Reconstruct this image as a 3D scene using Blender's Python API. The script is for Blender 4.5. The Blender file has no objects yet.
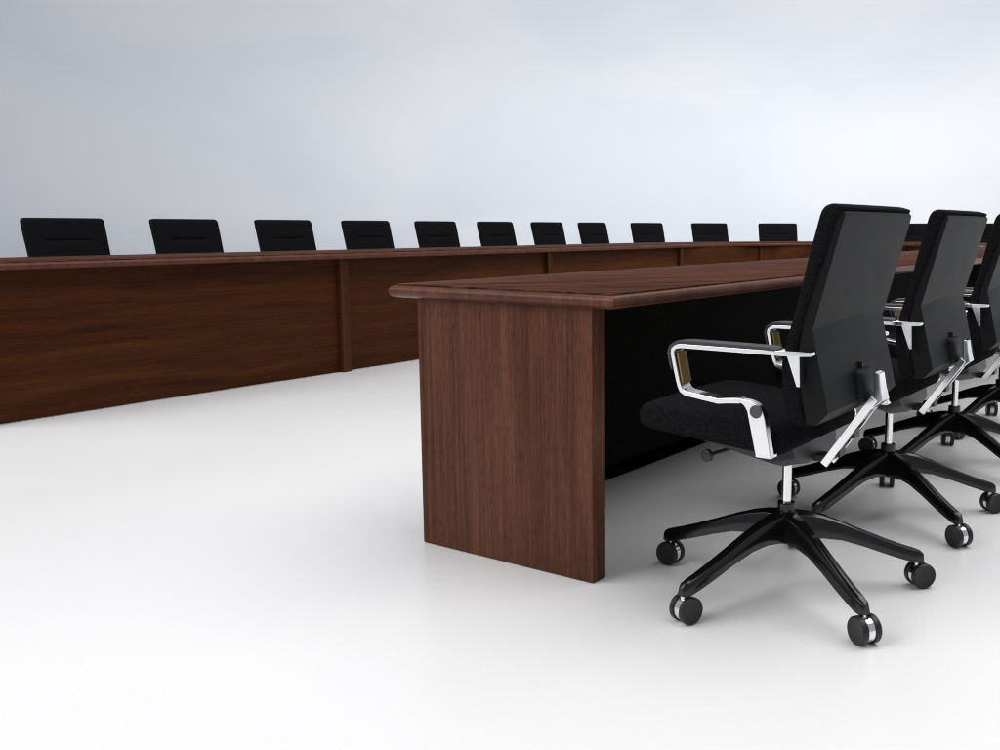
import bpy, math, random
from mathutils import Vector, Matrix

scene = bpy.context.scene
COL = scene.collection
R = math.radians

# ------------------------------------------------------------------ materials
def new_mat(name):
    m = bpy.data.materials.new(name)
    m.use_nodes = True
    nt = m.node_tree
    return m, nt, nt.nodes['Principled BSDF']

def N(nt, typ, **kw):
    n = nt.nodes.new(typ)
    for k, v in kw.items():
        if k.startswith('i_'):
            n.inputs[k[2:].replace('_', ' ')].default_value = v
        else:
            setattr(n, k, v)
    return n

def ramp(nt, stops):
    r = nt.nodes.new('ShaderNodeValToRGB')
    el = r.color_ramp.elements
    while len(el) < len(stops):
        el.new(0.5)
    for e, (p, c) in zip(el, stops):
        e.position = p
        e.color = (c[0], c[1], c[2], 1)
    return r

def wood(name, dark, mid, light, grain, rough=0.38, fine=1.0, spec=0.35, band=6.0, lo=.40, hi=.63, pore=.75, turn=0):
    """grain = axis along which the fibres run (0,1,2)"""
    m, nt, b = new_mat(name)
    L = nt.links
    tc = N(nt, 'ShaderNodeTexCoord')
    src = tc.outputs['Object']
    if turn:
        vr = N(nt, 'ShaderNodeVectorRotate', rotation_type='Z_AXIS'); vr.inputs['Angle'].default_value = R(turn)
        L.new(src, vr.inputs['Vector']); src = vr.outputs[0]
    def mapped(along, cross, off=0.0):
        mp = N(nt, 'ShaderNodeMapping')
        s = [cross, cross, cross]
        s[grain] = along
        mp.inputs['Scale'].default_value = s
        mp.inputs['Location'].default_value = (off, off * 1.7, off * .6)
        L.new(src, mp.inputs['Vector'])
        return mp
    # a slow wander bends the growth rings
    mw = mapped(0.9, 1.6, 3.1)
    wv = N(nt, 'ShaderNodeTexNoise'); wv.inputs['Scale'].default_value = 1.0; wv.inputs['Detail'].default_value = 2
    L.new(mw.outputs[0], wv.inputs['Vector'])
    mb = mapped(0.35, band, 1.0)
    add = N(nt, 'ShaderNodeVectorMath', operation='MULTIPLY_ADD')
    L.new(wv.outputs['Color'], add.inputs[0])
    add.inputs[1].default_value = (1.6, 1.6, 1.6)
    L.new(mb.outputs[0], add.inputs[2])
    nb = N(nt, 'ShaderNodeTexNoise'); nb.inputs['Scale'].default_value = 1.0; nb.inputs['Detail'].default_value = 4; nb.inputs['Roughness'].default_value = .6
    L.new(add.outputs[0], nb.inputs['Vector'])
    mf = mapped(2.2, 95 * fine, 5.0)
    nf = N(nt, 'ShaderNodeTexNoise'); nf.inputs['Scale'].default_value = 1.0; nf.inputs['Detail'].default_value = 4; nf.inputs['Roughness'].default_value = .65
    L.new(mf.outputs[0], nf.inputs['Vector'])
    mp_ = mapped(30.0, 420 * fine, 9.0)
    npz = N(nt, 'ShaderNodeTexNoise'); npz.inputs['Scale'].default_value = 1.0; npz.inputs['Detail'].default_value = 2
    L.new(mp_.outputs[0], npz.inputs['Vector'])
    mx = N(nt, 'ShaderNodeMath', operation='MULTIPLY_ADD'); mx.inputs[1].default_value = 0.45
    L.new(nf.outputs['Fac'], mx.inputs[0]); 
    sc = N(nt, 'ShaderNodeMath', operation='MULTIPLY'); sc.inputs[1].default_value = 0.6
    L.new(nb.outputs['Fac'], sc.inputs[0]); L.new(sc.outputs[0], mx.inputs[2])
    rp = ramp(nt, [(lo, dark), (0.515, mid), (hi, light)])
    L.new(mx.outputs[0], rp.inputs['Fac'])
    # pores: short dark dashes
    pr = ramp(nt, [(0.36, (.55, .5, .48)), (0.47, (1, 1, 1))])
    L.new(npz.outputs['Fac'], pr.inputs['Fac'])
    mm = N(nt, 'ShaderNodeMix', data_type='RGBA', blend_type='MULTIPLY')
    mm.inputs[0].default_value = pore
    L.new(rp.outputs['Color'], mm.inputs[6]); L.new(pr.outputs['Color'], mm.inputs[7])
    L.new(mm.outputs[2], b.inputs['Base Color'])
    rr = N(nt, 'ShaderNodeMapRange'); rr.inputs['To Min'].default_value = rough - .05; rr.inputs['To Max'].default_value = rough + .12
    L.new(nf.outputs['Fac'], rr.inputs['Value']); L.new(rr.outputs[0], b.inputs['Roughness'])
    bp = N(nt, 'ShaderNodeBump'); bp.inputs['Strength'].default_value = 0.12; bp.inputs['Distance'].default_value = 0.0006
    L.new(npz.outputs['Fac'], bp.inputs['Height']); L.new(bp.outputs[0], b.inputs['Normal'])
    b.inputs['Specular IOR Level'].default_value = spec
    return m

def plain(name, col, rough=0.4, metal=0.0, spec=0.5, noise=0.0, nscale=300, bump=0.0, sheen=0.0, rvar=0.0, coat=0.0):
    m, nt, b = new_mat(name)
    L = nt.links
    b.inputs['Base Color'].default_value = (*col, 1)
    b.inputs['Roughness'].default_value = rough
    b.inputs['Metallic'].default_value = metal
    b.inputs['Specular IOR Level'].default_value = spec
    b.inputs['Coat Weight'].default_value = coat
    b.inputs['Coat Roughness'].default_value = .08
    tc = N(nt, 'ShaderNodeTexCoord')
    ns = N(nt, 'ShaderNodeTexNoise'); ns.inputs['Scale'].default_value = nscale; ns.inputs['Detail'].default_value = 3
    L.new(tc.outputs['Object'], ns.inputs['Vector'])
    if noise:
        a = [max(0, c * (1 - noise)) for c in col]; c2 = [c * (1 + noise) for c in col]
        rp = ramp(nt, [(0.35, a), (0.65, c2)])
        L.new(ns.outputs['Fac'], rp.inputs['Fac']); L.new(rp.outputs['Color'], b.inputs['Base Color'])
    if rvar:
        n2 = N(nt, 'ShaderNodeTexNoise'); n2.inputs['Scale'].default_value = 14; n2.inputs['Detail'].default_value = 5
        L.new(tc.outputs['Object'], n2.inputs['Vector'])
        mr = N(nt, 'ShaderNodeMapRange'); mr.inputs['To Min'].default_value = rough - rvar; mr.inputs['To Max'].default_value = rough + rvar
        L.new(n2.outputs['Fac'], mr.inputs['Value']); L.new(mr.outputs[0], b.inputs['Roughness'])
    if bump:
        bp = N(nt, 'ShaderNodeBump'); bp.inputs['Strength'].default_value = bump; bp.inputs['Distance'].default_value = 0.002
        L.new(ns.outputs['Fac'], bp.inputs['Height']); L.new(bp.outputs[0], b.inputs['Normal'])
    if sheen:
        b.inputs['Sheen Weight'].default_value = sheen
        b.inputs['Sheen Roughness'].default_value = .4
    return m

M = {}
M['end_wood'] = wood('end_wood', (.046, .0165, .0090), (.092, .0340, .0195), (.145, .0580, .0350), 2, band=10, spec=.10, lo=.37, hi=.66, fine=1.1, pore=.9)
M['panel_wood'] = wood('panel_wood', (.020, .0054, .0012), (.048, .0136, .0031), (.080, .0250, .0064), 0, band=13, rough=.5, spec=.08, lo=.34, hi=.70)
M['post_wood'] = wood('post_wood', (.030, .0092, .0028), (.052, .0175, .0055), (.078, .028, .010), 2, band=16, rough=.5, spec=.1)
M['deck_wood'] = wood('deck_wood', (.022, .0060, .0027), (.060, .0200, .0096), (.098, .036, .019), 0, band=30, fine=.4, rough=.55, spec=.04, lo=.44, hi=.60, turn=35)
M['edge_wood'] = wood('edge_wood', (.055, .0175, .0095), (.092, .030, .0165), (.13, .046, .027), 2, band=22, fine=1.3, rough=.32, spec=.2, lo=.34, hi=.68)
M['dark_board'] = plain('dark_board', (.0065, .0072, .0058), .8, noise=.5, nscale=160, spec=.05)
M['rail_black'] = plain('rail_black', (.001, .001, .001), .8, spec=0)
M['fabric'] = plain('fabric', (.0085, .0085, .0095), .95, spec=.02, noise=.5, nscale=260, bump=.6, sheen=.004)
M['shell'] = plain('shell', (.0085, .0087, .0092), .5, spec=.11, noise=.08, nscale=700, bump=.05, rvar=.05)
M['black_gloss'] = plain('black_gloss', (.0045, .0045, .005), .15, spec=.5, rvar=.04)
M['plastic'] = plain('plastic', (.011, .011, .012), .42, spec=.4, rvar=.05)
M['mech'] = plain('mech', (.022, .022, .024), .4, spec=.4, rvar=.06)
M['chrome'] = plain('chrome', (.86, .86, .87), .13, metal=1.0, rvar=.04)
M['gold_reflection'] = plain('gold_reflection', (.23, .16, .055), .35, metal=.5, rvar=.06)  # gold reflection in the arm chrome, put into the colour
M['pad'] = plain('pad', (.035, .035, .04), .5, spec=.4, bump=.1)
M['cap'] = plain('cap', (.055, .056, .06), .45)
M['red'] = plain('red', (.05, .002, .003), .4)

# floor: pale polished screed
fm, nt, b = new_mat('floor_white')
L = nt.links
tc = N(nt, 'ShaderNodeTexCoord')
n1 = N(nt, 'ShaderNodeTexNoise'); n1.inputs['Scale'].default_value = .55; n1.inputs['Detail'].default_value = 4
n2 = N(nt, 'ShaderNodeTexNoise'); n2.inputs['Scale'].default_value = 160; n2.inputs['Detail'].default_value = 3
L.new(tc.outputs['Object'], n1.inputs['Vector']); L.new(tc.outputs['Object'], n2.inputs['Vector'])
r1 = ramp(nt, [(0.3, (.775, .775, .785)), (0.7, (.815, .812, .81))])
L.new(n1.outputs['Fac'], r1.inputs['Fac'])
r2 = ramp(nt, [(0.3, (.96, .96, .96)), (0.7, (1, 1, 1))])
L.new(n2.outputs['Fac'], r2.inputs['Fac'])
mm = N(nt, 'ShaderNodeMix', data_type='RGBA', blend_type='MULTIPLY'); mm.inputs[0].default_value = 1
L.new(r1.outputs['Color'], mm.inputs[6]); L.new(r2.outputs['Color'], mm.inputs[7])
L.new(mm.outputs[2], b.inputs['Base Color'])
b.inputs['Specular IOR Level'].default_value = .5
mr = N(nt, 'ShaderNodeMapRange'); mr.inputs['To Min'].default_value = .2; mr.inputs['To Max'].default_value = .40
L.new(n1.outputs['Fac'], mr.inputs['Value']); L.new(mr.outputs[0], b.inputs['Roughness'])
bp = N(nt, 'ShaderNodeBump'); bp.inputs['Strength'].default_value = .12; bp.inputs['Distance'].default_value = .001
L.new(n2.outputs['Fac'], bp.inputs['Height']); L.new(bp.outputs[0], b.inputs['Normal'])
M['floor'] = fm
bm_, nt, b = new_mat('cloud_mottled_backdrop')  # soft clouds of the background painted into the colour as mottling
L = nt.links
tc = N(nt, 'ShaderNodeTexCoord')
mp = N(nt, 'ShaderNodeMapping'); mp.inputs['Scale'].default_value = (.16, .16, .30)
L.new(tc.outputs['Object'], mp.inputs['Vector'])
nz = N(nt, 'ShaderNodeTexNoise'); nz.inputs['Scale'].default_value = 1.0; nz.inputs['Detail'].default_value = 3; nz.inputs['Roughness'].default_value = .45; nz.inputs['Distortion'].default_value = .6
L.new(mp.outputs[0], nz.inputs['Vector'])
rp = ramp(nt, [(.36, (.605, .635, .69)), (.50, (.65, .67, .71)), (.66, (.685, .70, .73))])
L.new(nz.outputs['Fac'], rp.inputs['Fac']); L.new(rp.outputs['Color'], b.inputs['Base Color'])
b.inputs['Roughness'].default_value = .95; b.inputs['Specular IOR Level'].default_value = .05
M['backdrop'] = bm_

# ------------------------------------------------------------------ mesh tools
class MB:
    def __init__(s): s.v = []; s.f = []
    def ring_loft(s, rings, closed=True, caps=True, loop=False):
        base = len(s.v); n = len(rings[0])
        for r in rings: s.v += [tuple(p) for p in r]
        m = len(rings)
        for i in range(m if loop else m - 1):
            a = base + i * n; c = base + ((i + 1) % m) * n
            for j in range(n if closed else n - 1):
                k = (j + 1) % n
                s.f.append((a + j, a + k, c + k, c + j))
        if caps and closed and not loop:
            s.f.append(tuple(base + j for j in range(n))[::-1])
            s.f.append(tuple(base + (m - 1) * n + j for j in range(n)))
        return s
    def box(s, x0, x1, y0, y1, z0, z1):
        return s.ring_loft([[(x0, y0, z), (x1, y0, z), (x1, y1, z), (x0, y1, z)] for z in (z0, z1)])
    def cyl(s, p0, p1, r0, r1=None, n=20):
        r1 = r0 if r1 is None else r1
        return s.lathe(p0, p1, [(0, r0), (1, r1)], n)
    def lathe(s, p0, p1, prof, n=24):
        p0 = Vector(p0); p1 = Vector(p1); d = (p1 - p0)
        a = d.normalized(); t = Vector((0, 0, 1)) if abs(a.z) < .9 else Vector((1, 0, 0))
        u = a.cross(t).normalized(); w = a.cross(u)
        return s.ring_loft([[p0 + d * q + (u * math.cos(2 * math.pi * j / n) + w * math.sin(2 * math.pi * j / n)) * r for j in range(n)] for q, r in prof])
    def build(s, name, mat, parent=None, bevel=0.0, seg=2, smooth=True, ang=35, sub=0):
        me = bpy.data.meshes.new(name)
        me.from_pydata(s.v, [], s.f)
        me.materials.append(mat)
        import bmesh
        bm = bmesh.new(); bm.from_mesh(me)
        bmesh.ops.recalc_face_normals(bm, faces=bm.faces)
        if smooth:
            ca = R(ang)
            for f in bm.faces: f.smooth = True
            for e in bm.edges:
                if len(e.link_faces) == 2:
                    e.smooth = e.calc_face_angle(0) < ca
                else: e.smooth = False
        bm.to_mesh(me); bm.free()
        o = bpy.data.objects.new(name, me)
        COL.objects.link(o)
        if parent is not None: o.parent = parent
        if bevel:
            md = o.modifiers.new('bevel', 'BEVEL'); md.width = bevel; md.segments = seg
            md.limit_method = 'ANGLE'; md.angle_limit = R(30); md.harden_normals = True
        if sub:
            md = o.modifiers.new('sub', 'SUBSURF'); md.levels = sub; md.render_levels = sub
        return o

def empty(name, loc, rz, label, cat, group=None):
    o = bpy.data.objects.new(name, None)
    o.empty_display_size = .1
    COL.objects.link(o)
    o.location = loc; o.rotation_euler = (0, 0, rz)
    o['label'] = label; o['category'] = cat
    if group: o['group'] = group
    return o

def catmull(pts, n):
    out = []
    P = [pts[0]] + list(pts) + [pts[-1]]
    for i in range(1, len(P) - 2):
        for k in range(n):
            t = k / n
            q = []
            for a, b_, c, d in zip(P[i - 1], P[i], P[i + 1], P[i + 2]):
                q.append(.5 * (2 * b_ + (c - a) * t + (2 * a - 5 * b_ + 4 * c - d) * t * t + (3 * b_ - a - 3 * c + d) * t ** 3))
            out.append(tuple(q))
    out.append(tuple(pts[-1]))
    return out

# ------------------------------------------------------------------ tables
NOSE = [(.0163, .750), (.0163, .7445), (.0125, .7440), (.008, .7435), (.0035, .7400), (.0008, .7350), (0, .730),
        (.0012, .7240), (.0045, .7180), (.010, .7142), (.018, .7122)]


T_IN, T_OUT = .6869, -.0835       # edges of the near table top
# --- front table
t1 = empty('conference_table', (0, .3, 0), 0,
           'near walnut table with its tall end panel facing the viewer', 'table')
off = Vector((0, -.3, 0))
def shift(mb):
    mb.v = [(p[0], p[1] - .3, p[2]) for p in mb.v]
    return mb
def tb(mb, name, mat, **kw): return shift(mb).build(name, mat, t1, **kw)

DECK = [(.0168, .7500), (.0163, .7495), (.0163, .7456)]
EDGE = [(.0150, .7454), (.0120, .7450)] + NOSE[3:]
for prof_, nm, mt in ((DECK, 'tabletop', 'deck_wood'), (EDGE, 'table_edge', 'edge_wood')):
    mb = MB(); rings = []
    for ins, z in prof_:
        x0, x1, y0, y1 = -.0297, 6.34, T_OUT, T_IN
        rings.append([(x0 + ins, y0 + ins, z), (x1, y0 + ins, z), (x1, y1 - ins, z), (x0 + ins, y1 - ins, z)])
    mb.ring_loft(rings); tb(mb, nm, M[mt], ang=50)
tb(MB().box(0, .0566, 0, .6034, 0.0015, .7118), 'end_panel', M['end_wood'], bevel=.0012)
for k in (3,):
    xx = 2.10 * k - .02
    tb(MB().box(xx, xx + .06, 0, .6034, 0.0015, .7118), 'side_panel', M['end_wood'], bevel=.0012)
for k in range(1):
    xa = .0586; xb = 6.278
    tb(MB().box(xa, xb, .5514, .572, .052, .7105), 'modesty_panel', M['dark_board'], bevel=.001)
    tb(MB().box(xa, xb, .5500, .5734, .0015, .050), 'base_rail', M['rail_black'], bevel=.001)

# --- long back table: straight run then a curved far end
t2 = empty('conference_table', (3.2, 3.6, 0), 0,
           'long dark table across the back with black chair backs above it', 'table')
def tb2(mb, name, mat, **kw):
    mb.v = [(p[0] - 3.2, p[1] - 3.6, p[2]) for p in mb.v]
    return mb.build(name, mat, t2, **kw)

CX, CY = 6.35, 2.0
def ell(t, a, b_): return (CX + a * math.cos(t), CY + b_ * math.sin(t))
PA, PB = 2.06, 1.447                       # inner panel line of the curved end
def edge_path(a, b_, xs=-.03):
    pts = [(x, CY + b_) for x in (xs, 1.2, 2.4, 3.6, 4.8, 5.8)]
    n = 56
    for i in range(n + 1):
        t = math.pi / 2 - math.pi * i / n
        pts.append(ell(t, a, b_))
    return pts
IN = edge_path(PA - .083, PB - .083)
OUT = edge_path(PA + .64, PB + .64)
def offset(path, d):
    # shift a polyline sideways by d (towards the right of travel), ends kept square
    out = []
    for i, p in enumerate(path):
        a = path[max(i - 1, 0)]; c = path[min(i + 1, len(path) - 1)]
        t = Vector((c[0] - a[0], c[1] - a[1])).normalized()
        out.append((p[0] + t.y * d, p[1] - t.x * d))
    return out
for ins_prof, nm, mt in ((DECK, 'tabletop', 'deck_wood'), (EDGE, 'table_edge', 'edge_wood')):
    mb = MB(); rings = []
    Ii = [offset(IN, -i_) for i_, z in ins_prof]       # inner edge moves outwards
    Oo = [offset(OUT, i_) for i_, z in ins_prof]
    for i in range(len(IN)):
        ring = []
        for k, (i_, z) in enumerate(ins_prof):
            p = Ii[k][i]; ring.append((p[0] + (i_ if i == 0 else 0), p[1], z))
        for k in range(len(ins_prof) - 1, -1, -1):
            p = Oo[k][i]; ring.append((p[0] + (ins_prof[k][0] if i == 0 else 0), p[1], ins_prof[k][1]))
        rings.append(ring)
    mb.ring_loft(rings); tb2(mb, nm, M[mt], ang=50)

YP = 3.447
tb2(MB().box(-.0, .0566, YP - .035, YP + .55, .0015, .7118), 'end_panel', M['post_wood'], bevel=.0012)
posts = [2.10, 4.185, 6.285]
for xx in posts:
    tb2(MB().box(xx, xx + .062, YP - .035, YP + .55, .0015, .7118), 'side_panel', M['post_wood'], bevel=.0012)
edges = [.0566] + posts
for k in range(3):
    xa = (.0586 if k == 0 else edges[k] + .064); xb = edges[k + 1] - .002
    tb2(MB().box(xa, xb, YP, YP + .02, .004, .7125), 'front_panel', M['panel_wood'], bevel=.0008)
angs = [90, 54, 24, -6, -36, -66, -88]
def quad_wall(p, q, th, z0, z1, name, mat, grow=0.0):
    p = Vector(p); q = Vector(q); d = (q - p).normalized(); nrm = Vector((-d.y, d.x))
    if nrm.dot(p - Vector((CX, CY))) < 0: nrm = -nrm
    a = p + d * grow; c = q - d * grow
    mb = MB()
    mb.ring_loft([[(*(a), z), (*(c), z), (*(c + nrm * th), z), (*(a + nrm * th), z)] for z in (z0, z1)])
    return mb
for k in range(len(angs) - 1):
    p = ell(R(angs[k]), PA, PB); q = ell(R(angs[k + 1]), PA, PB)
    if k == 0: p = (6.35, YP)
    tb2(quad_wall(p, q, .02, .004, .7125, '', None, .014), 'front_panel', M['panel_wood'], bevel=.0008)
    # side panel standing square to the curve
    t = R(angs[k + 1])
    nrm = Vector((math.cos(t) / PA, math.sin(t) / PB)).normalized(); tg = Vector((-nrm.y, nrm.x))
    c = Vector(q)
    a = c - nrm * .03; e = c + nrm * .52
    w = .030 if k == 99 else .011
    mb = MB()
    mb.ring_loft([[(*(a - tg * w), z), (*(a + tg * w), z), (*(e + tg * w), z), (*(e - tg * w), z)] for z in (.0015, .7118)])
    tb2(mb, 'side_panel', M['post_wood'], bevel=.001)

# ------------------------------------------------------------------ chair
GRP = {'near': 'rolling chairs along the near table', 'back': 'chairs behind the long back table'}
def sec_ring(F, S, hw, nx=22, r=.010, dent=None):
    """ring across the chair: F front point (y,z), S back point (y,z), half width hw"""
    F = Vector(F); S = Vector(S); th = (S - F).length; u = (S - F) / th
    r = min(r, th * .45, hw * .5)
    pts = []
    def P(x, t):
        return (x, F.x + u.x * t, F.y + u.y * t)
    for j in range(nx + 1):
        x = -(hw - r) + 2 * (hw - r) * j / nx
        t = 0
        if dent: t = dent(x)
        pts.append(P(x, t))
    for a in (30, 60, 90):
        pts.append(P(hw - r + r * math.sin(R(a)), r - r * math.cos(R(a))))
    for a in (0, 30, 60, 90):
        pts.append(P(hw - r + r * math.cos(R(a)), th - r + r * math.sin(R(a))))
    for a in (90, 60, 30, 0):
        pts.append(P(-(hw - r) - r * math.cos(R(a)), th - r + r * math.sin(R(a))))
    for a in (90, 60, 30):
        pts.append(P(-(hw - r) - r * math.sin(R(a)), r - r * math.cos(R(a))))
    return pts

def make_chair():
    root = empty('office_chair', (0, 0, 0), 0, 'x', 'chair')
    # --- backrest cushion
    FS = [(-.128, .476, -.152, .478), (-.112, .487, -.150, .487), (-.102, .510, -.146, .508), (-.097, .545, -.140, .545), (-.093, .580, -.134, .580),
          (-.092, .617, -.131, .615), (-.098, .650, -.131, .650), (-.107, .685, -.138, .690), (-.123, .735, -.151, .734),
          (-.139, .790, -.170, .787), (-.154, .845, -.190, .838), (-.172, .905, -.210, .895), (-.182, .937, -.219, .925), (-.189, .951, -.226, .940), (-.197, .9575, -.232, .949), (-.206, .960, -.232, .953)]
    lean = lambda z: .011 * max(0, z - .69) / .25
    D = [(q[0] + lean(q[1]), q[1], q[2] + lean(q[1]), q[3]) for q in catmull(FS, 9)]
    rings = []
    for q in D:
        z = q[1]
        hw = .2420
        if z > .915:                              # rounded top corners
            k = min(1, max(0, (z - .940)) / .020); hw -= .013 * (1 - math.sqrt(max(0, 1 - k * k)))
        if z < .505:
            k = min(1, (.505 - z) / .029); hw -= .025 * (1 - math.sqrt(max(0, 1 - k * k)))
        g = .0075 * math.exp(-((z - .824) / .0048) ** 2) + .004 * math.exp(-((z - .818) / .022) ** 2)
        def dent(x, g=g, z=z):
            w = 1 / (1 + math.exp((abs(x) - .142) / .006))
            crown = -.006 * (1 - (x / .236) ** 2)    # slight pillow
            if z > .94 or z < .50: crown *= .3
            return g * w + crown
        rings.append(sec_ring((q[0], q[1]), (q[2], q[3]), hw, nx=40, r=.012, dent=dent))
    mb = MB().ring_loft(rings)
    mb.build('backrest', M['fabric'], root, ang=60)
    # --- shell
    SH = [(.482, -.150), (.512, -.146), (.545, -.1395), (.580, -.1335), (.615, -.130), (.650, -.1305), (.690, -.136), (.712, -.141), (.735, -.148), (.787, -.166), (.838, -.185), (.895, -.205), (.922, -.2145), (.938, -.2205), (.944, -.2235)]
    def rear(z):
        if z < .51: return -.172
        if z < .69: return -.199 + (z - .512) / .178 * .041
        return -.158 - (z - .69) / .25 * .0665
    rings = []
    nr = len(SH)
    for i, (zz, s) in enumerate(SH):
        r = rear(zz); s += lean(zz)
        if i == nr - 1: r = -.2205
        hs = .2340 - (.004 if zz > .93 else 0) - (.004 if i in (0, nr - 1) else 0)
        hr = hs - .006
        row = [(-hs, s, zz)]
        nn = 16
        for j in range(nn + 1):
            x = -hr + 2 * hr * j / nn
            c = 1 - abs(x / hr) ** 1.6
            dz = .013 * c if i == 6 else (.006 * c if i == 7 else 0)
            row.append((x, r - (.003 * c if i else 0) - (dz * .2), zz + dz))
        row += [(hs, s, zz)]
        rings.append(row)
    mb = MB().ring_loft(rings)
    mb.build('back_shell', M['shell'], root, bevel=.0016, seg=2, ang=22)
    # housing on the shell, slot and red tab
    hs = MB()
    rr = []
    for (y, e) in ((-.180, 0), (-.199, .0005), (-.205, .004), (-.208, .012)):
        pts = []
        for (cx, cz, a0) in ((.030, .568, 0), (-.034, .568, 90), (-.034, .520, 180), (.030, .520, 270)):
            for a in (0, 22, 45, 67, 90):
                rad = .016 - e
                pts.append((cx + rad * math.cos(R(a0 + a)), y - (cz - .54) * -.12, cz + rad * math.sin(R(a0 + a))))
        rr.append(pts)
    hs.ring_loft(rr)
    hs.build('housing', M['shell'], root, ang=40)
    MB().ring_loft([[(-.0022, y0 + .0002, z), (.0022, y0 + .0002, z), (.0022, y0 + .004, z), (-.0022, y0 + .004, z)] for y0, z in ((-.1817, .60), (-.1715, .645), (-.1640, .6785), (-.1636, .690))]).build('slot', M['shell'], root, ang=40)
    MB().ring_loft([[(x0, y, .582), (x1, y, .588), (x1, y, .594), (x0 + .001, y, .598)] for x0, x1, y in ((-.004, .000, -.182), (-.004, .000, -.1925))]).build('release_tab', M['red'], root)
    # --- seat
    ST = []
    for (y, zt, zb) in [(.290, .462, .446), (.2885, .472, .438), (.283, .480, .431), (.270, .4855, .427), (.235, .4865, .423), (.16, .482, .417), (.08, .476, .411),
                        (0, .471, .405), (-.05, .4675, .401), (-.078, .462, .401), (-.092, .452, .407), (-.098, .440, .418)]:
        ST.append((y, zt, zb))
    rings = []
    for (y, zt, zb) in ST:
        hw = .236
        if y > .25: hw -= .03 * (1 - math.sqrt(max(0, 1 - ((y - .25) / .042) ** 2)))
        if y < -.06: hw -= .02 * (1 - math.sqrt(max(0, 1 - ((-.06 - y) / .04) ** 2)))
        th = zt - zb; r = min(.020, th * .45)
        pts = []
        nx = 10
        for j in range(nx + 1):
            x = -(hw - r) + 2 * (hw - r) * j / nx
            pts.append((x, y, zt + .006 * (1 - (x / hw) ** 2) * (1 if th > .045 else .2)))
        for a in (30, 60, 90): pts.append((hw - r + r * math.sin(R(a)), y, zt - r + r * math.cos(R(a))))
        for a in (0, 30, 60, 90): pts.append((hw - r + r * math.cos(R(a)), y, zb + r - r * math.sin(R(a))))
        for a in (90, 60, 30, 0): pts.append((-(hw - r) - r * math.cos(R(a)), y, zb + r - r * math.sin(R(a))))
        for a in (90, 60, 30): pts.append((-(hw - r) - r * math.sin(R(a)), y, zt - r + r * math.cos(R(a))))
        rings.append(pts)
    MB().ring_loft(rings).build('seat', M['fabric'], root, ang=60)
    # --- seat pan: faceted underside narrowing to the mechanism
    pan = MB()
    pan.ring_loft([
        [(-.190, .19, .424), (.190, .19, .424), (.205, .02, .412), (.120, -.085, .408), (-.150, -.085, .408), (-.205, .0, .412)],
        [(-.184, .145, .407), (.184, .145, .407), (.180, .0, .376), (.10, -.095, .378), (-.13, -.085, .378), (-.192, -.045, .376)],
        [(-.110, .05, .372), (.110, .05, .372), (.090, -.035, .349), (.075, -.088, .360), (-.085, -.088, .360), (-.110, -.045, .349)],
        [(-.050, .02, .352), (.050, .02, .352), (.055, -.03, .3385), (.045, -.082, .350), (-.045, -.082, .350), (-.055, -.03, .3385)]])
    pan.build('seat_pan', M['mech'], root, bevel=.002, ang=20)
    # lever with its disc knob
    lv = MB().cyl((-.150, .132, .362), (-.09, .09, .376), .0045, n=10).build('lever', M['plastic'], root)
    MB().lathe((-.164, .134, .3615), (-.150, .132, .362), [(0, .012), (.12, .0148), (.9, .0150), (1, .013)], 24).build('knob', M['mech'], lv)
    # --- J-shaped back support
    sp = empty_part = None
    j = MB()
    for sx in (-1, 1):
        x0, x1 = (sx * .024 - .0065, sx * .024 + .0065)
        path = [(-.1130, .3460), (-.138, .3825), (-.214, .4935), (-.2320, .5190)]
        rr = []
        for i, (y, z) in enumerate(path):
            a = path[max(i - 1, 0)]; c = path[min(i + 1, len(path) - 1)]
            t = Vector((c[0] - a[0], c[1] - a[1])).normalized(); n_ = Vector((-t.y, t.x)); h = .0095
            rr.append([(x0, y + n_.x * h, z + n_.y * h), (x1, y + n_.x * h, z + n_.y * h), (x1, y - n_.x * h, z - n_.y * h), (x0, y - n_.x * h, z - n_.y * h)])
        j.ring_loft(rr)
    jb = j.build('back_support', M['chrome'], root, bevel=.0015, ang=30)
    up = MB()
    rr = []
    for (y, z, h, w) in [(-.203, .480, .006, .030), (-.226, .505, .011, .029), (-.240, .516, .010, .026), (-.2365, .545, .007, .022), (-.2325, .578, .006, .019)]:
        rr.append([(-w, y + h, z + h * .25), (w, y + h, z + h * .25), (w, y - h, z - h * .25), (-w, y - h, z - h * .25)])
    up.ring_loft(rr); up.build('upright', M['chrome'], jb, bevel=.002, ang=30)
    MB().box(-.020, .020, -.122, -.078, .3500, .3680).build('joint', M['plastic'], jb, bevel=.002)
    for (y, z) in ((-.138, .378), (-.172, .428)):
        MB().box(-.019, .019, y - .012, y + .010, z - .012, z + .012).build('cross_brace', M['plastic'], jb, bevel=.002)
    # --- arms
    def arm(s):
        ctr = .257
        # y, z, half thickness in the side plane, half width across, x centre
        path = [(-.168, .6405, .0045, .012, ctr - .014), (-.145, .641, .0055, .017, ctr - .007), (-.110, .6415, .0058, .022, ctr), (0, .6415, .0053, .022, ctr), (.100, .6415, .0053, .022, ctr),
                (.140, .6412, .0053, .022, ctr), (.154, .6385, .0053, .022, ctr), (.161, .632, .0053, .022, ctr), (.1615, .622, .0053, .022, ctr),
                (.155, .595, .0053, .022, ctr), (.146, .560, .0053, .022, ctr), (.1420, .548, .0053, .022, ctr), (.1370, .5385, .0058, .022, ctr), (.126, .5325, .0060, .022, ctr), (.085, .5275, .0062, .020, ctr), (.045, .5222, .0062, .018, ctr), (.020, .5250, .0062, .016, ctr), (-.010, .5275, .0062, .014, ctr)]
        mb = MB(); rr = []
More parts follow.
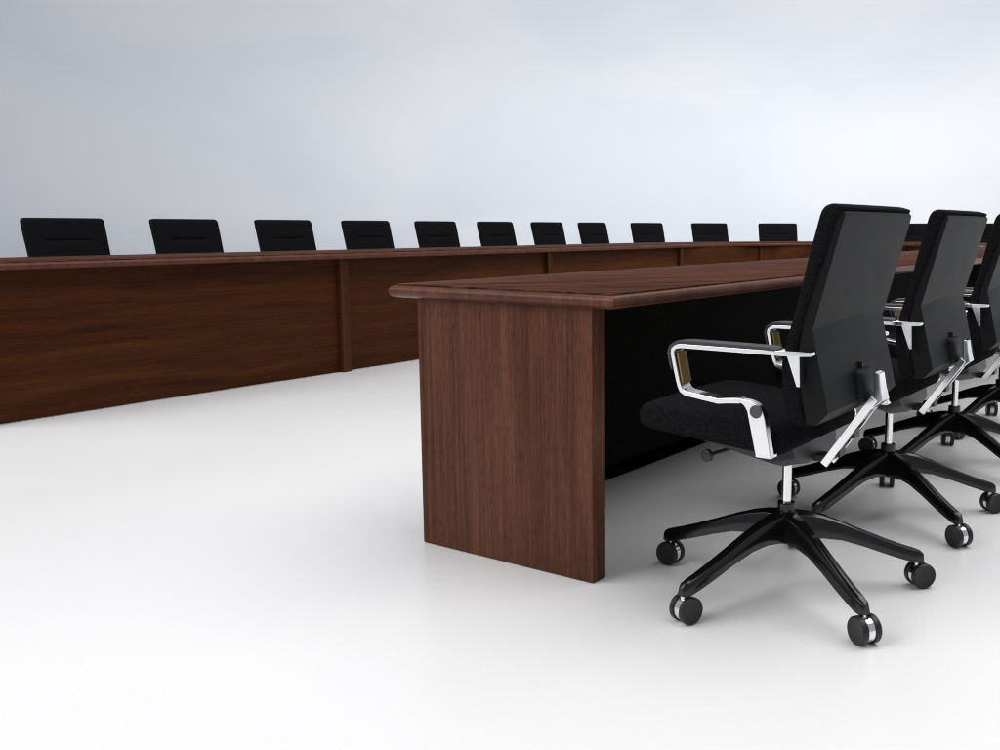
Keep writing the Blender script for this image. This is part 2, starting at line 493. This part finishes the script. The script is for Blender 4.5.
        for i, (y, z, h, w, cx) in enumerate(path):
            a = path[max(i - 1, 0)]; c = path[min(i + 1, len(path) - 1)]
            t = Vector((c[0] - a[0], c[1] - a[1])).normalized(); n_ = Vector((-t.y, t.x))
            y0, z0, y1, z1 = y + n_.x * h, z + n_.y * h, y - n_.x * h, z - n_.y * h
            cx *= s
            rr.append([(cx - w, y0, z0), (cx + w, y0, z0), (cx + w, y1, z1), (cx - w, y1, z1)])
        mb.ring_loft(rr)
        ar = mb.build('armrest', M['chrome'], root, bevel=.0018, ang=40)
        # flat stem below the elbow
        ol = STEM
        xa, xb = s * (ctr - .006), s * (ctr + .0135)
        MB().ring_loft([[(x, y, z) for y, z in ol] for x in (xa, xb)]).build('stem', M['chrome'], ar, bevel=.002, ang=30)
        # pad
        pth = [(-.095, .6475, .001), (-.085, .6500, .0032), (0, .6505, .0036), (.130, .6505, .0036), (.150, .6490, .0036), (.1655, .6395, .0036), (.1710, .6250, .0036), (.1660, .600, .003), (.1620, .585, .001)]
        mb = MB(); rr = []
        for i, (y, z, h) in enumerate(pth):
            a = pth[max(i - 1, 0)]; c = pth[min(i + 1, len(pth) - 1)]
            t = Vector((c[0] - a[0], c[1] - a[1])).normalized(); n_ = Vector((-t.y, t.x))
            w = .0235; cx = s * ctr
            rr.append([(cx - w, y + n_.x * h, z + n_.y * h), (cx + w, y + n_.x * h, z + n_.y * h), (cx + w, y - n_.x * h, z - n_.y * h), (cx - w, y - n_.x * h, z - n_.y * h)])
        mb.ring_loft(rr); mb.build('pad', M['pad'], ar, bevel=.0012, ang=40)
        # gold reflection inside the front chrome loop, painted as a thin strip
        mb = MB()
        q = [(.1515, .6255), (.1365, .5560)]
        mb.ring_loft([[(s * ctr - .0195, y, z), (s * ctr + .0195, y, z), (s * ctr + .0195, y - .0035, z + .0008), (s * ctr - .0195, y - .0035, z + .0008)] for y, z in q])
        mb.build('painted_reflection', M['gold_reflection'], ar)
        # bracket below the bar
        mb = MB()
        xo = s * (ctr - .004)
        mb.ring_loft([[(xo - w, -.115, .6375), (xo - w, -.145, .6375), (xo - w, -.1480, .570), (xo - w, -.140, .570)] for w in (.011, -.011)])
        mb.build('bracket', M['chrome'], ar, bevel=.0012, ang=30)
        # pivot cap
        MB().lathe((s * (ctr + .009), -.0485, .507), (s * (ctr + .0155), -.0485, .507), [(0, .0150), (.7, .0150), (1, .0138)], 28).build('cap', M['cap'], ar)
        # foot going under the seat
        MB().box(min(s * .228, s * .262), max(s * .228, s * .262), -.083, -.045, .402, .4105).build('foot', M['chrome'], ar, bevel=.002)
    arm(-1); arm(1)
    # --- gas column and base
    BO = Vector((.013, -.002, 0))
    MB().lathe(BO + Vector((0, 0, .215)), BO + Vector((0, 0, .346)), [(0, .0118), (1, .0118)], 28).build('column', M['chrome'], root)
    MB().lathe(BO, BO + Vector((0, 0, 1)), [(.125, .012), (.126, .022), (.135, .030), (.190, .036), (.203, .030), (.206, .0225), (.226, .0225), (.2285, .0205), (.229, .013)], 36).build('hub', M['black_gloss'], root, ang=30)
    rad = .343
    prof = [(.018, .206, .130, .026, .033), (.05, .203, .136, .021, .029), (.09, .193, .138, .0175, .0245), (.14, .175, .131, .0155, .0215), (.20, .150, .112, .0145, .019), (.26, .126, .0900, .0138, .0178),
            (.305, .1095, .0750, .0132, .0168), (.330, .1015, .0680, .0125, .0160), (.346, .0960, .0655, .0105, .0140), (.355, .0880, .0670, .0060, .0090)]
    for k in range(5):
        th = R(18 + 72 * k)
        c, s_ = math.cos(th), math.sin(th)
        rr = []
        for (r, zt, zb, wt, wb) in prof:
            h = zt - zb
            sec = [(-wb, zb), (-wb * 1.02, zb + h * .25), (-wt * 1.12, zb + h * .68), (-wt * .9, zb + h * .90), (-wt * .45, zt), (wt * .45, zt), (wt * .9, zb + h * .90), (wt * 1.12, zb + h * .68), (wb * 1.02, zb + h * .25), (wb, zb)]
            rr.append([(BO.x + r * c - w * s_, BO.y + r * s_ + w * c, z) for w, z in sec])
        MB().ring_loft(rr).build('leg', M['black_gloss'], root, ang=50, bevel=.001)
    # casters: twin wheels around a bright core
    CA = {0: 35, 1: 205, 2: -18, 3: 203, 4: -35}
    fx = {1: 198, 2: -36, 3: 200, 4: -62, 0: 120}
    for k in range(5):
        th = R(18 + 72 * k)
        P = BO + Vector((rad * math.cos(th), rad * math.sin(th), 0))
        az = R(CASTER_AX[k]); ax = Vector((math.cos(az), math.sin(az), 0)); fw = Vector((-ax.y, ax.x, 0))
        O = P + fw * .006 + Vector((0, 0, .0325))
        mb = MB()
        mb.lathe(O - ax * .0092, O + ax * .0092, [(0, .0288), (1, .0288)], 28)
        mb.lathe(P + Vector((0, 0, .045)), P + Vector((0, 0, .076)), [(0, .0095), (1, .0095)], 18)
        cs = mb.build('caster', M['chrome'], root, ang=40)
        for sg in (-1, 1):
            MB().lathe(O + ax * sg * .0090, O + ax * sg * .0262, [(0, .0300), (.15, .0322), (.75, .0322), (.93, .0300), (.94, .0270), (.90, .0255), (.90, .001)], 36).build('wheel', M['plastic'], cs, ang=30)
    return root

STEM = [(.0450, .5162), (-.0043, .5225), (-.0110, .5225), (-.0183, .5180), (-.0235, .5115), (-.0272, .5040), (-.0484, .4120), (-.0873, .4060), (-.0700, .494), (-.0665, .5040), (-.0625, .5120), (-.0560, .5200), (-.0480, .5258), (-.0390, .5290), (-.0284, .5308), (-.0007, .5335), (.0200, .5318), (.0450, .5282)]
# wheel axle headings (deg, chair frame)
CASTER_AX = {0: 110, 1: 176, 2: 250, 3: 147, 4: 229}

def copy_tree(o, parent=None):
    c = o.copy(); COL.objects.link(c)
    if parent is not None: c.parent = parent
    for ch in list(o.children): copy_tree(ch, c)
    return c

proto = make_chair()
used = [False]
def place(x, y, rz, label, group):
    if not used[0]: o = proto; used[0] = True
    else: o = copy_tree(proto)
    o.location = (x, y, 0); o.rotation_euler = (0, 0, rz)
    o['label'] = label; o['category'] = 'chair'; o['group'] = group
    return o

near_labels = ['nearest black office chair, seen whole with chrome arms and five wheeled legs',
               'second black office chair at the near table, directly behind the nearest chair',
               'third black office chair at the near table, cut by the right edge of the photo',
               'fourth black office chair, mostly hidden behind the third at the right edge']
for k, lb in enumerate(near_labels):
    place(.231 + .784 * k, -.421, 0, lb, 'rolling chairs along the near table')

ordn = ['leftmost', 'second from the left', 'third from the left', 'fourth from the left', 'fifth from the left', 'sixth from the left',
        'seventh from the left', 'eighth from the left']
for k in range(8):
    place(1.12 + .79 * k, 4.54, math.pi, 'black chair behind the long back table, %s of that row' % ordn[k], 'chairs behind the long back table')
curve = [(7.59, 4.65, 74, 'ninth from the left'),
         (8.43, 4.28, 56, 'tenth from the left'),
         (9.12, 3.69, 38, 'just left of the nearest chair'),
         (9.56, 2.96, 20, 'hidden by the nearest chair backrest'),
         (9.75, 2.14, 3, 'between the first and second rolling chairs'),
         (9.65, 1.30, -15, 'between the second and third rolling chairs')]
for (x, y, a, lb) in curve:
    # the chair's own facing: towards the inside of the curve
    t = R(a); n_ = Vector((math.cos(t) / 3.0, math.sin(t) / 2.76)).normalized()
    hx, hy = x - n_.x * .22, y - n_.y * .22
    rz = math.atan2(-n_.y, -n_.x) - math.pi / 2
    place(hx, hy, rz, 'black chair behind the curved far table end, ' + lb, 'chairs behind the long back table')

# ------------------------------------------------------------------ floor and backdrop
BCX, BCY, RAD = 3.0, 1.0, 15.0
mb = MB()
n = 128
mb.v = [(BCX + RAD * math.cos(2 * math.pi * i / n), BCY + RAD * math.sin(2 * math.pi * i / n), 0) for i in range(n)]
mb.f = [tuple(range(n))]
fl = mb.build('floor', M['floor'], smooth=False); fl['kind'] = 'structure'
mb = MB()
rings = []
prof = [(RAD, 0.0)] + [(RAD + 3.0 * math.sin(R(a)), 3.0 - 3.0 * math.cos(R(a))) for a in range(6, 91, 6)] + [(RAD + 3.0, 9.0)]
A0, A1 = -75, 165
na = 80
for i in range(na + 1):
    t = R(A0 + (A1 - A0) * i / na)
    rings.append([(BCX + r * math.cos(t), BCY + r * math.sin(t), z) for r, z in prof])
mb.ring_loft(rings, closed=False, caps=False)
bd = mb.build('backdrop', M['backdrop'], ang=80); bd['kind'] = 'structure'

# ------------------------------------------------------------------ light
w = bpy.data.worlds.new('World'); scene.world = w; w.use_nodes = True
bg = w.node_tree.nodes['Background']
bg.inputs['Color'].default_value = (.90, .94, 1.0, 1); bg.inputs['Strength'].default_value = .36

def area(name, loc, target, size, power, col=(1, 1, 1), sy=None):
    l = bpy.data.lights.new(name, 'AREA'); l.energy = power; l.color = col; l.size = size
    if sy: l.shape = 'RECTANGLE'; l.size_y = sy
    o = bpy.data.objects.new(name, l); COL.objects.link(o)
    o.location = loc
    d = Vector(target) - Vector(loc)
    o.rotation_euler = d.to_track_quat('-Z', 'Y').to_euler()
    return o
area('key_softbox', (-6.0, 4.5, 6.5), (2.0, 1.0, 0), 7.0, 640, (1, .985, .97))
area('overhead_softbox', (3.0, -1.8, 7.5), (3.0, -.6, 0), 8.0, 600, (1, .99, .98))
area('added_backdrop_fill', (9.0, -5.0, 5.0), (17.5, 1.5, 3.0), 4.0, 750, (1, .99, .97))  # added out-of-frame lamp to brighten the right of the backdrop
# added strips, hidden behind the far table, to brighten the backdrop from below
for (x, y, pw) in ((13.5, 3.6, 140), (12.4, 6.4, 150), (10.4, 8.8, 120), (7.6, 10.2, 30)):
    d = (Vector((x, y)) - Vector((BCX, BCY))).normalized()
    area('added_backdrop_wash', (x, y, .22), (x + d.x * 4, y + d.y * 4, 1.6), 2.6, pw, (1, .99, .97), .25)

# ------------------------------------------------------------------ camera
cam = bpy.data.cameras.new('camera'); co = bpy.data.objects.new('camera', cam); COL.objects.link(co)
f, px, py = 964.79, 629.32, 358.11
yaw, pit, rol = R(33.2436), R(7.7285), R(.086)
F = Vector((math.cos(yaw) * math.cos(pit), math.sin(yaw) * math.cos(pit), -math.sin(pit)))
Rv = Vector((math.sin(yaw), -math.cos(yaw), 0)); U = Rv.cross(F)
R2 = Rv * math.cos(rol) + U * math.sin(rol); U2 = -Rv * math.sin(rol) + U * math.cos(rol)
m4 = Matrix((( R2.x, U2.x, -F.x, -1.94022), (R2.y, U2.y, -F.y, -1.38221), (R2.z, U2.z, -F.z, .90974), (0, 0, 0, 1)))
co.matrix_world = m4
cam.sensor_width = 36; cam.lens = f / 1000 * 36
cam.shift_x = .5 - px / 1000; cam.shift_y = (py - 375) / 1000
cam.clip_start = .05; cam.clip_end = 200
scene.camera = co

scene.render.engine = 'CYCLES'
scene.cycles.use_denoising = True
scene.cycles.max_bounces = 8
scene.cycles.filter_width = 1.1
scene.cycles.denoising_prefilter = 'ACCURATE'
scene.view_settings.view_transform = 'Standard'
scene.view_settings.look = 'None'
scene.view_settings.exposure = .07
scene.view_settings.gamma = 1
